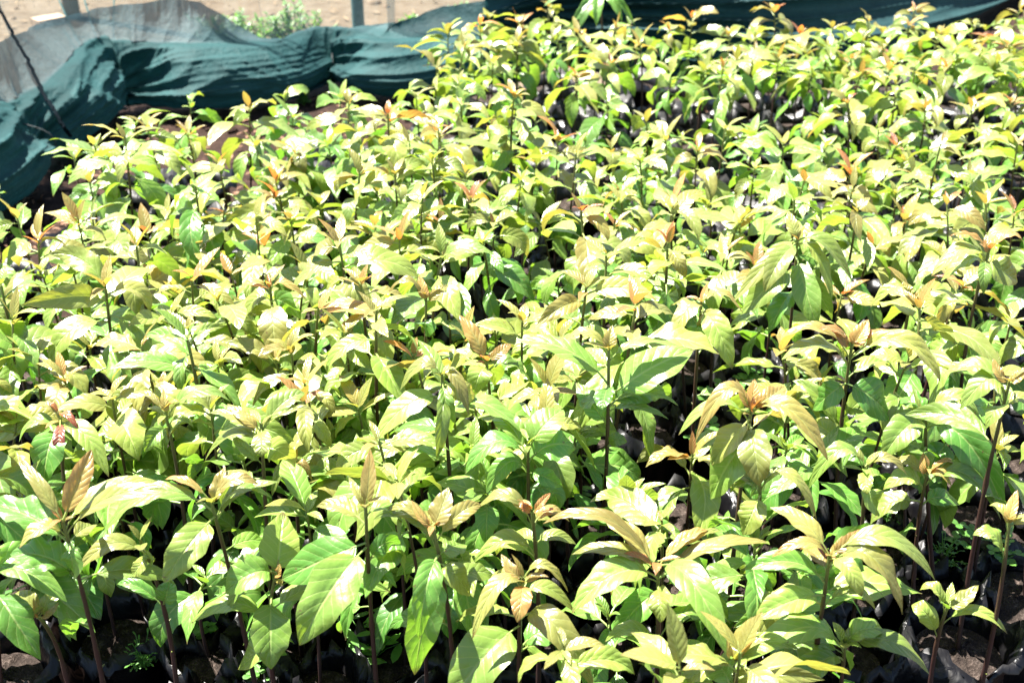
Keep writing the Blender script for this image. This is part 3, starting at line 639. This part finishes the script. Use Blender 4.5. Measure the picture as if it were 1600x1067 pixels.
# ------------------------------------------------------------------ weeds among the bags
def weed(px, py, size, kind, label):
    p = at_z(px, py, BAGZ - .01 if inside(at_z(px, py, BAGZ)[:2], BED) else .002)
    mb = MB(); n = {'clover': 16, 'rosette': 22, 'fine': 26}[kind]
    for i in range(n):
        az = i * 2.4 + rng.normal(0, .3); el = R(rng.uniform(15, 80)); Ls = size * rng.uniform(.3, 1)
        d = np.array([math.cos(az) * math.cos(el), math.sin(az) * math.cos(el), math.sin(el)]); q = d * Ls + Z * .005
        tube(mb, [Z * 0, q * .5 + Z * .006, q], [.0012, .001, .0007], 4, .1)
        for k in range({'clover': 3, 'rosette': 1, 'fine': 5}[kind]):
            a2 = az + (k - 1) * 2.1 + rng.normal(0, .2); l = size * {'clover': .30, 'rosette': .55, 'fine': .16}[kind] * rng.uniform(.7, 1.2)
            o = q if kind != 'fine' else q * (.35 + .16 * k)
            h = np.array([math.cos(a2), math.sin(a2), rng.uniform(-.2, .5)])
            blade(mb, [o, o + h * l * .5 + Z * l * .1, o + h * l], l * (.85 if kind == 'clover' else .34), Z, rng.uniform(0, .15), rng.random(), .03, (6, 3), fold=.1, wave=.02, belly=(.5, .45))
    root = mb.build("weed", M_WEED, None, (0, 0, 0)); root.location = p
    tag(root, label, "weed", "weeds sprouting between the grow bags")
for i, (x, y, s, k, l) in enumerate([
    (583, 1030, .07, 'rosette', "leafy green weed rosette at the foot of the front row's biggest-leaved seedling"),
    (715, 960, .06, 'rosette', "weed clump in the dark gap right of the pink upright shoot"),
    (225, 1040, .05, 'fine', "feathery weed on potting soil at the bottom left, below the small folded leaf pair"),
    (420, 1055, .045, 'clover', "little clover-like weed at the bottom edge, left of the front row's biggest leaf"),
    (880, 1050, .045, 'fine', "feathery weed at the bottom edge under the folded pink leaf"),
    (325, 985, .05, 'clover', "round-leaved weed beside torn black plastic at the bottom left"),
    (1470, 880, .055, 'fine', "feathery fine weed between bags under the arching leaf at lower right"),
    (1560, 880, .045, 'clover', "clover-like weed growing in a bag beside the slanting maroon stem"),
    (1515, 855, .045, 'clover', "clover-like weed left of the slanting maroon stem at lower right"),
    (900, 800, .05, 'rosette', "narrow-leaved weed among dark stems right of the orange star shoot"),
    (980, 775, .045, 'clover', "small weed in the dark gap below the centre seedling's huge leaf"),
    (1130, 640, .06, 'clover', "weed patch behind the seedling with drooping bronze leaves"),
    (1175, 610, .06, 'clover', "weed patch left of the copper crown seedling's lowest leaves"),
    (1500, 575, .05, 'clover', "weed under the long leaf near the right edge, half way down"),
    (1410, 620, .05, 'clover', "weed behind the two leaning dark stems right of the copper crown"),
    (1250, 230, .07, 'rosette', "weed tuft in the gap between the front and back beds, right of centre"),
    (1185, 228, .07, 'rosette', "leftmost weed tuft in the gap between the front and back beds"),
    (1340, 225, .06, 'rosette', "weed tuft in the bed gap under an orange-tipped seedling"),
    (1400, 215, .06, 'clover', "rightmost weed tuft in the gap between the front and back beds"),
    (370, 690, .05, 'clover', "weed between stems above the yellow-tipped left seedling"),
    (1385, 815, .05, 'fine', "fine weed below the low pinkish-tipped seedling at right"),
    (475, 165, .06, 'clover', "weed on bare brown soil below the knotted net"),
    (1100, 700, .05, 'clover', "weed beside the small orange bud in the dark gap right of centre"),
    (1545, 530, .08, 'fine', "upright grassy weed behind the tall orange-tipped seedling near the right edge")]):
    weed(x, y, s, k, l)

# ------------------------------------------------------------------ fallen leaves on the soil
mb = MB()
for i in range(900):
    s = rng.uniform(0, 1); j = int(rng.integers(10, len(NETG) - 60)); q = rng.uniform(.02, .42)
    p = NETG[j] * (1 - q) + np.array([NETG[j][0] * .6, .6, 0]) * q + rng.normal(0, .03, 3); p[2] = .006 + rng.uniform(0, .012)
    if inside(p[:2], BED): continue
    az = rng.uniform(0, 6.28); L = rng.uniform(.012, .055); h = np.array([math.cos(az), math.sin(az), rng.uniform(-.15, .3)])
    blade(mb, [p, p + h * L * .5 + Z * rng.uniform(0, .016), p + h * L], L * rng.uniform(.2, .5), Z, 1, rng.random(), .01, (5, 3), fold=R(rng.uniform(-30, 40)), wave=.15)
tag(mb.build("leaf_litter", M_LITTER), "brown dead leaves scattered on bare soil below the shade net", "litter", None, "stuff")
mb = MB()
for i in range(500):
    j = int(rng.integers(10, len(NETG) - 60)); q = rng.uniform(.02, .4)
    p = NETG[j] * (1 - q) + np.array([NETG[j][0] * .6, .6, 0]) * q + rng.normal(0, .03, 3); p[2] = .002
    if inside(p[:2], BED): continue
    r = rng.uniform(.004, .016); th = np.arange(6) * 1.047
    V = np.array([[p[0] + r * k2 * math.cos(t) * rng.uniform(.8, 1.2), p[1] + r * k2 * math.sin(t) * rng.uniform(.8, 1.2), p[2] + z * r] for k2, z in ((1, 0), (.9, .6), (.3, .9)) for t in th])
    mb.add(V, grid_faces(3, 6, True))
tag(mb.build("soil_clods", M_SOIL, smooth=False), "crumbled lumps of dark soil along the foot of the net", "soil", None, "stuff")

# ------------------------------------------------------------------ shade net
NI = len(NETG); Tn = np.gradient(NETG, axis=0); Tn /= np.linalg.norm(Tn, axis=1)[:, None]
INW = np.cross(Tn, Z); INW *= np.sign((INW * (np.array([0, 1.0, 0]) - NETG)).sum(1))[:, None]   # toward the bed
def col_index(px): return int(np.argmin(np.abs(NETC - px)))
def lerp_keys(x, keys):
    xs, ys = zip(*keys); return np.interp(x, xs, ys)

def roll_strip(i0, i1, ties, prof, seed, tucks=64, depth_f=.03, nfold=7, dens=3, shear=.3):
    """bunched cloth between ties: prof = rows of (t, inward, height); at every tie it is drawn to a knot"""
    r2 = np.random.default_rng(seed); ix = np.linspace(i0, i1, (i1 - i0) * dens + 1)
    G = np.stack([np.interp(ix, np.arange(NI), NETG[:, k]) for k in range(3)], -1); I = np.stack([np.interp(ix, np.arange(NI), INW[:, k]) for k in range(3)], -1)
    tk = sorted(ties); b = np.ones(len(ix)); loc = np.zeros(len(ix)); seg = np.zeros(len(ix))
    for n_, (a_, c_) in enumerate(zip(tk[:-1], tk[1:])):
        mk = (ix >= a_[0]) & (ix <= c_[0]); p = (ix[mk] - a_[0]) / (c_[0] - a_[0]); b[mk] = np.sin(np.pi * p) ** .8; loc[mk] = p; seg[mk] = n_
    kz = np.interp(ix, [t[0] for t in tk], [t[1] for t in tk])
    t = np.linspace(0, 1, tucks); pt, po, pz = zip(*prof)
    o = np.interp(t, pt, po); z = np.interp(t, pt, pz)
    tt = t[None, :]; s = (loc + seg * 1.7)[:, None]
    def nz(fs, ft, k=5):
        q = 0
        for _ in range(k):
            q = q + np.sin(r2.normal(0, fs) * s + r2.normal(0, ft) * tt + r2.uniform(0, 6.28))
        return q / math.sqrt(k)
    g = (1 - b)[:, None] ** 1.25
    pull = np.clip((tt - .03) / .22, 0, 1) ** .8 * g
    O = o[None, :] * (.6 + .4 * b[:, None]) + .02 * nz(5, 2); Zz = z[None, :] + .014 * nz(5, 2) * np.clip((.9 - tt) * 3, 0, 1)
    f = 0
    for fq, am in ((nfold * .45, .9), (nfold, .8), (nfold * 1.9, .5), (nfold * 3.3, .10)):
        env = np.clip(.45 + .6 * nz(3.2, 5), 0, 1.3)                  # folds begin and die away
        ph_ = 6.28 * fq * (tt + shear * (loc[:, None] - .5) + .05 * nz(2.2, 2)) + 1.6 * nz(2.6, 2.5)
        f = f + am * env * (1 - 2 * np.abs(np.sin(ph_ * .5)) ** .7)
    strength = depth_f * (.30 + .9 * np.exp(-((b[:, None] - .45) / .33) ** 2))
    mask = np.clip(tt / .2, .1, 1) * np.clip((1.02 - tt) / .15, .25, 1)
    O = O + f * strength * mask; Zz = Zz + f * strength * mask * .45
    O = O * (1 - pull) + (.07 + .07 * (tt - .5) + .010 * f) * pull
    Zz = Zz * (1 - pull) + (kz[:, None] + .11 * (.5 - tt) + .008 * f) * pull
    V = G[:, None, :] + I[:, None, :] * O[:, :, None] + Z[None, None, :] * np.maximum(Zz, .004)[:, :, None]
    return V

def mesh_rows(V, name, mat, parent, lay=1.):
    mb = MB(); mb.add(V.reshape(-1, 3), grid_faces(V.shape[0], V.shape[1]), age=lay if np.isscalar(lay) else lay.reshape(-1)); return mb.build(name, mat, parent)

net = tag(empty("shade_net", NETG[col_index(190)]), "dark green shade net gathered and tied into sagging folds behind the left of the bed", "shade net")
NO = Vector(NETG[col_index(190)])
def under(o, root):
    o.parent = root; o.matrix_parent_inverse.identity(); o.location = -root.location; return o
K0, K1, K2, K3, K4 = (col_index(p) for p in (-170, 41, 192, 521, 850))
PROF = [(0, -.10, .30), (.12, -.05, .31), (.28, .05, .29), (.45, .15, .22), (.58, .19, .15), (.70, .18, .09), (.82, .12, .045), (1, .0, .012)]
def panel(px0, px1, lo_y, hi_y, off, rows, seed, rip=.02, dens=2, n=None):
    """upright or leaning cloth over the net line; its lower and upper edges are given as heights solved from where they stand"""
    r2 = np.random.default_rng(seed); i0, i1 = col_index(px0), col_index(px1); ix = np.linspace(i0, i1, n or (i1 - i0) * dens + 1)
    G = np.stack([np.interp(ix, np.arange(NI), NETG[:, k]) for k in range(3)], -1); I = np.stack([np.interp(ix, np.arange(NI), INW[:, k]) for k in range(3)], -1)
    def solve(keys, o):
        z = np.full(len(ix), .3)
        for _ in range(14):
            pr = np.array([proj(g + i_ * o + Z * q) for g, i_, q in zip(G, I, z)]); z = z + (pr[:, 1] - lerp_keys(pr[:, 0], keys)) / 400.
        return z
    lo, hi = solve(lo_y, off[0]), solve(hi_y, off[1])
    t = np.linspace(0, 1, rows)[None, :]; zz = lo[:, None] * (1 - t) + hi[:, None] * t; ph = r2.uniform(0, 6.28, 6)
    s = (ix - i0)[:, None] * .12
    o = off[0] + (off[1] - off[0]) * t + rip * (np.sin(s * 1.3 + ph[0] + t * 2) + .6 * np.sin(s * 3.1 + ph[1] - t * 5) + .35 * np.sin(s * 6 + ph[2] + 8 * t) + .2 * np.sin(s * 13 + ph[3] - 6 * t))
    return G[:, None, :] + I[:, None, :] * o[:, :, None] + Z * zz[:, :, None]
def net_at(px, z, inward):
    i = col_index(px); p = NETG[i] + INW[i] * inward; p = p.copy(); p[2] = z; return p
def on_px(px, py, d): return at_d(px, py, d)
PROF = [(0, -.02, .27), (.10, .05, .275), (.24, .13, .24), (.40, .19, .18), (.55, .20, .12), (.70, .17, .07), (.85, .10, .03), (1, .0, .008)]
R1 = roll_strip(K0, K4, [(K0, .15), (K1, .12), (K2, .085), (K3, .10), (K4, .2)], PROF, 5, tucks=84, depth_f=.056, nfold=5)
ns = R1.shape[0]; ix = np.linspace(K0, K4, ns); cx = np.interp(ix, np.arange(NI), NETC)
R1 = R1 * np.array([1, 1, 1.0]); hz = lerp_keys(cx, [(-170, 1.12), (41, 1.05), (192, 1.0), (521, .86), (700, .9), (905, 1)]); R1[:, :, 2] *= hz[:, None]
# the same cloth goes on upward, single, to a slack free edge
UP = panel(-170, 850, [(-260, 300), (0, 230), (905, 110)], [(-260, 150), (-60, 88), (0, 65), (60, 40), (115, 23), (190, 8), (270, -1), (312, 2), (345, 22), (370, 40), (410, 62), (445, 66), (490, 55), (525, 48), (600, 38), (650, 27), (690, 12), (800, -5), (905, -15)], (.0, -.12), 2, 2, .012, n=ns)[:, 1]
nu_ = 40; q = np.linspace(0, 1, nu_ + 1)[:-1][None, :, None]; lowp = R1[:, :1]
bul = np.sin(np.pi * q) * np.stack([np.interp(ix, np.arange(NI), INW[:, k]) for k in range(3)], -1)[:, None, :] * -.015
U = UP[:, None, :] * (1 - q) + lowp * q + bul
ties_p = [net_at(px, z, .05) for px, z in ((41, .14), (192, .10), (521, .11))]
rr_ = np.random.default_rng(4); II = np.stack([np.interp(ix, np.arange(NI), INW[:, k]) for k in range(3)], -1)[:, None, :]
for kp in ties_p:                                       # creases fan out of every tie
    TT = Tn[int(np.argmin(np.linalg.norm(NETG - kp * [1, 1, 0], axis=1)))]
    for W_ in (U, R1):
        dx = ((W_ - kp) * TT).sum(-1); dz = W_[:, :, 2] - kp[2]; th_ = np.arctan2(dx, np.abs(dz) + .03); dist = np.hypot(dx, dz)
        cr = sum(a_ * (1 - 2 * np.abs(np.sin(f_ * th_ + rr_.uniform(0, 6))) ** .6) for f_, a_ in ((3.1, .6), (5.7, .9), (10.3, .55)))
        W_ += II * (cr * np.exp(-((dist - .16) / .17) ** 2) * np.clip(dist / .08, 0, 1) * (.022 if W_ is U else .012))[:, :, None]
SH = np.concatenate([U, R1], 1)
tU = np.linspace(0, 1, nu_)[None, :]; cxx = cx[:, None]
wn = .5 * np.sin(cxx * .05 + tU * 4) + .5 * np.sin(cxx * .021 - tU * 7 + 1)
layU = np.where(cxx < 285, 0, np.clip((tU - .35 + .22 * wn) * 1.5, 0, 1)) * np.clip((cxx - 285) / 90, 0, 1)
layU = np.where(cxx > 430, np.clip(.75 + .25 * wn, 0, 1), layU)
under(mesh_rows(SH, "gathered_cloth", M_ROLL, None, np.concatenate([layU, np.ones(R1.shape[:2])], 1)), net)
under(mesh_rows(panel(-160, 905, [(-260, 330), (0, 200), (190, 100), (905, 100)], [(-260, -300), (905, -420)], (-.10, -.26), 26, 6, .02), "mesh_screen", M_NET, None), net)
# cords that gather the cloth
def cord(pts, r, mat, name, parent, n=10, sides=6):
    mb = MB(); P = catmull(pts, n); P = P + rng.normal(0, r * .25, P.shape); tube(mb, P, r, sides); return under(mb.build(name, mat), parent)

dK = depth(net_at(70, .3, .1))
cord([on_px(-6, 4, dK + .05), on_px(18, 50, dK - .02), on_px(45, 98, dK - .1), on_px(68, 146, dK - .18), on_px(84, 172, dK - .24), on_px(98, 196, dK - .26), on_px(110, 213, dK - .24)], .0062, M_ROPE, "tie_rope", net)
k2 = net_at(192, .10, .10); dk2 = depth(k2)
for (a0, a1) in (((88, -8), (171, 142)), ((129, -8), (187, 138)), ((178, 0), (186, 130)), ((98, 45), (176, 145))):
    cord([on_px(*a0, dk2 + .12), on_px((a0[0] + a1[0]) / 2 - 4, (a0[1] + a1[1]) / 2 + 4, dk2 + .05), on_px(*a1, dk2 - .03)], .0028, M_CORD, "tie_cord", net)
cord([net_at(521, .17, .01), net_at(521, .14, .10), net_at(523, .09, .11), net_at(523, .04, .06)], .0022, M_WIRE, "tie_cord", net)
cord([net_at(41, .21, .01), net_at(41, .17, .11), net_at(43, .10, .12), net_at(43, .04, .06)], .0022, M_WIRE, "tie_cord", net)
# thin twigs caught in the mesh
for pts in ([(22, 56, 0), (40, 64, 0), (75, 92, 0), (110, 115, 0), (120, 126, 0)], [(110, 104, 0), (113, 116, 0), (120, 124, 0)], [(228, 92, 0), (240, 74, 0), (252, 66, 0), (266, 62, 0)]):
    cord([on_px(x, y, dk2 + .02) for x, y, _ in pts], .0018, M_WOOD, "caught_twig", net)

# the net lying in long folds at the upper right
nr = tag(empty("shade_net", NETG[col_index(1300)]), "green shade net in long diagonal folds behind the back seedlings, upper right", "shade net")
K5, K6 = col_index(760), NI - 6
PR = [(0, -.5, .95), (.15, -.38, .80), (.32, -.26, .58), (.48, -.14, .42), (.62, -.02, .27), (.75, .10, .16), (.87, .12, .07), (1, .02, .012)]
o = roll_strip(K5, K6, [(K5, .3), (K6 + 60, .3)], PR, 21, tucks=200, depth_f=.085, nfold=15, shear=-.5)
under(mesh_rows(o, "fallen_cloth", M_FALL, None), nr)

# ------------------------------------------------------------------ beyond the net
def bush(px, py, hgt, wid, n, label, lsz=.028, age=.12):
    p = at_z(px, py, 0); root = empty("shrub", p); fo, st_ = MB(), MB()
    for i in range(n):
        az = rng.uniform(0, 6.28); r = wid * math.sqrt(rng.random()); top = np.array([r * math.cos(az), r * math.sin(az) * .6, hgt * rng.uniform(.45, 1.0) * (1 - .4 * (r / wid) ** 2)])
        P = [np.array([top[0] * .25, top[1] * .25, 0]), np.array([top[0] * .6, top[1] * .6, top[2] * .5]), top]
        tube(st_, bez(P, np.linspace(0, 1, 6)), np.linspace(.003, .0012, 6), 4)
        for k in range(26):
            u = rng.uniform(.3, 1); q = bez(P, np.array([u]))[0]; a2 = rng.uniform(0, 6.28); l = lsz * rng.uniform(.6, 1.3); h = np.array([math.cos(a2), math.sin(a2), rng.uniform(-.1, .9)])
            blade(fo, [q, q + h * l * .5, q + h * l], l * .42, Z, rng.uniform(0, age * 2), rng.random(), .02, (5, 3), fold=.2, wave=.03, belly=(.5, .5))
    st_.build("stems", M_STEM, root); fo.build("foliage", M_WEED, root)
    return tag(root, label, "shrub")
bush(352, 72, .21, .17, 26, "low green shrub seen over the grey net flap, left one")
bush(412, 80, .19, .20, 28, "bluish green shrub behind the net, middle of the low row")
bush(464, 78, .26, .18, 34, "low shrub with bright green top sprigs beside the teal pole")
bush(648, 42, .05, .10, 7, "small weed-like shrub on dry ground right of the teal pole")
bush(735, 28, .07, .18, 10, "flat sparse shrub on dry ground above the left back seedlings")
bush(1560, -30, .5, .5, 70, "dark leafy shrub behind the net in the top right corner", .05)
bush(1330, -45, .5, .6, 60, "dark shrub dimly seen beyond the folded net at top right", .05)

def post(px, py, hgt, r, mat, label, tilt=0., sq=False):
    p = at_z(px, py, 0); root = empty("fence_post", p); mb = MB()
    tube(mb, [np.array([0, 0, -.2]), np.array([tilt * .02, 0, .3]), np.array([tilt * .5 * hgt, 0, hgt * .5]), np.array([tilt * hgt, 0, hgt])], [r * 1.04, r, r * .98, r * .96], 14)
    mb.build("shaft", mat, root)
    cb = MB(); zc = hgt
    rr = np.linspace(r * .96, .001, 4); cb.add(np.array([[tilt * hgt + q * math.cos(t), q * math.sin(t), zc + (.004 if i else 0)] for i, q in enumerate(rr) for t in np.arange(14) * 2 * math.pi / 14]), grid_faces(4, 14, True))
    cb.build("post_cap", mat, root); return tag(root, label, "post")
post(113, 24, 2.2, .042, M_WOOD, "dark wooden post behind the net at the top left")
post(561, 52, 2.2, .030, M_METAL, "slim teal pole standing behind the net, top left of centre", -.02)

mb = MB()
for i in range(150):
    p = at_z(rng.uniform(-60, 960), rng.uniform(-60, 60), -.012) + rng.normal(0, .05, 3) * [1, 1, 0]; r = rng.uniform(.004, .02) * (2 if i % 23 == 0 else 1); th = np.arange(7) * .898; sq = rng.uniform(.5, 1)
    V = np.array([[p[0] + r * k2 * math.cos(t) * rng.uniform(.8, 1.2), p[1] + r * sq * k2 * math.sin(t) * rng.uniform(.8, 1.2), p[2] + z * r] for k2, z in ((1, -.1), (.9, .45), (.3, .7)) for t in th]); mb.add(V, grid_faces(3, 7, True))
tag(mb.build("gravel", plain("pale stone", (.17, .125, .085), .9, 40, .3)), "small stones scattered on the pale dry ground beyond the net", "gravel", None, "stuff")
mb = MB()
for i in range(260):
    p = at_z(rng.uniform(-60, 960), rng.uniform(-60, 60), -.008) + rng.normal(0, .05, 3) * [1, 1, 0]; az = rng.uniform(0, 6.28); L = rng.uniform(.015, .07); h = np.array([math.cos(az), math.sin(az), rng.uniform(0, .5)])
    blade(mb, [p, p + h * L * .5 + Z * .004, p + h * L], L * rng.uniform(.08, .4), Z, 1, rng.random(), .01, (4, 3), fold=.3, wave=.1)
tag(mb.build("dry_grass", plain("straw", (.19, .135, .08), .8, 12, .4)), "dry grass scraps and dead leaves on the pale ground beyond the net", "litter", None, "stuff")

# pale plank lying on the dry ground
q0, q1 = at_z(55, 38, 0), at_z(98, 30, 0); ax = nrm(q1 - q0); pr = np.cross(Z, ax); mb = MB()
prof2 = [(-.05, .0), (-.052, .02), (-.047, .03), (.047, .03), (.052, .02), (.05, .0)]
V = np.array([[q0 + (q1 - q0) * u + pr * a_ + Z * (b_ - .008) for a_, b_ in prof2] for u in np.linspace(0, 1, 8)]); mb.add(V.reshape(-1, 3), grid_faces(8, 6, True))
for e_ in (0, 7):
    r_ = V[e_]; mb.add(np.array([r_[0], r_[1], r_[4], r_[5], r_[1], r_[2], r_[3], r_[4]]), [[0, 1, 2, 3], [4, 5, 6, 7]])
tag(mb.build("plank", M_PLANK, smooth=False), "pale plank lying on dry ground in front of the dark post", "plank")

# wire fence far behind the left net
root = empty("wire_fence", at_z(60, 10, 0)); FO = np.array(root.location); A0, A1 = at_z(-250, 60, 0), at_z(330, -30, 0)
for i in range(9):
    mb = MB(); z = .06 + i * .13; tube(mb, [A0 + Z * z - FO, (A0 + A1) / 2 + Z * (z - .01) - FO, A1 + Z * z - FO], .0014, 4); mb.build("strand", M_WIRE, root)
mb = MB()
for i in range(26):
    q = A0 + (A1 - A0) * i / 25; tube(mb, [q - FO, q + Z * .6 - FO, q + Z * 1.15 - FO], .0012, 4)
mb.build("upright_mesh", M_WIRE, root)
tag(root, "thin wire mesh fence crossing the pale ground at top left", "fence")

# stick lying on the soil by the net's second tie
mb = MB(); a_, b_ = at_z(178, 171, .012), at_z(199, 170, .012); tube(mb, [a_, (a_ + b_) / 2 + Z * .003, b_], [.008, .009, .007], 8)
tag(mb.build("stick", plain("grey stick", (.16, .15, .16), .7)), "short grey stick on the soil under the net's left knot", "stick")
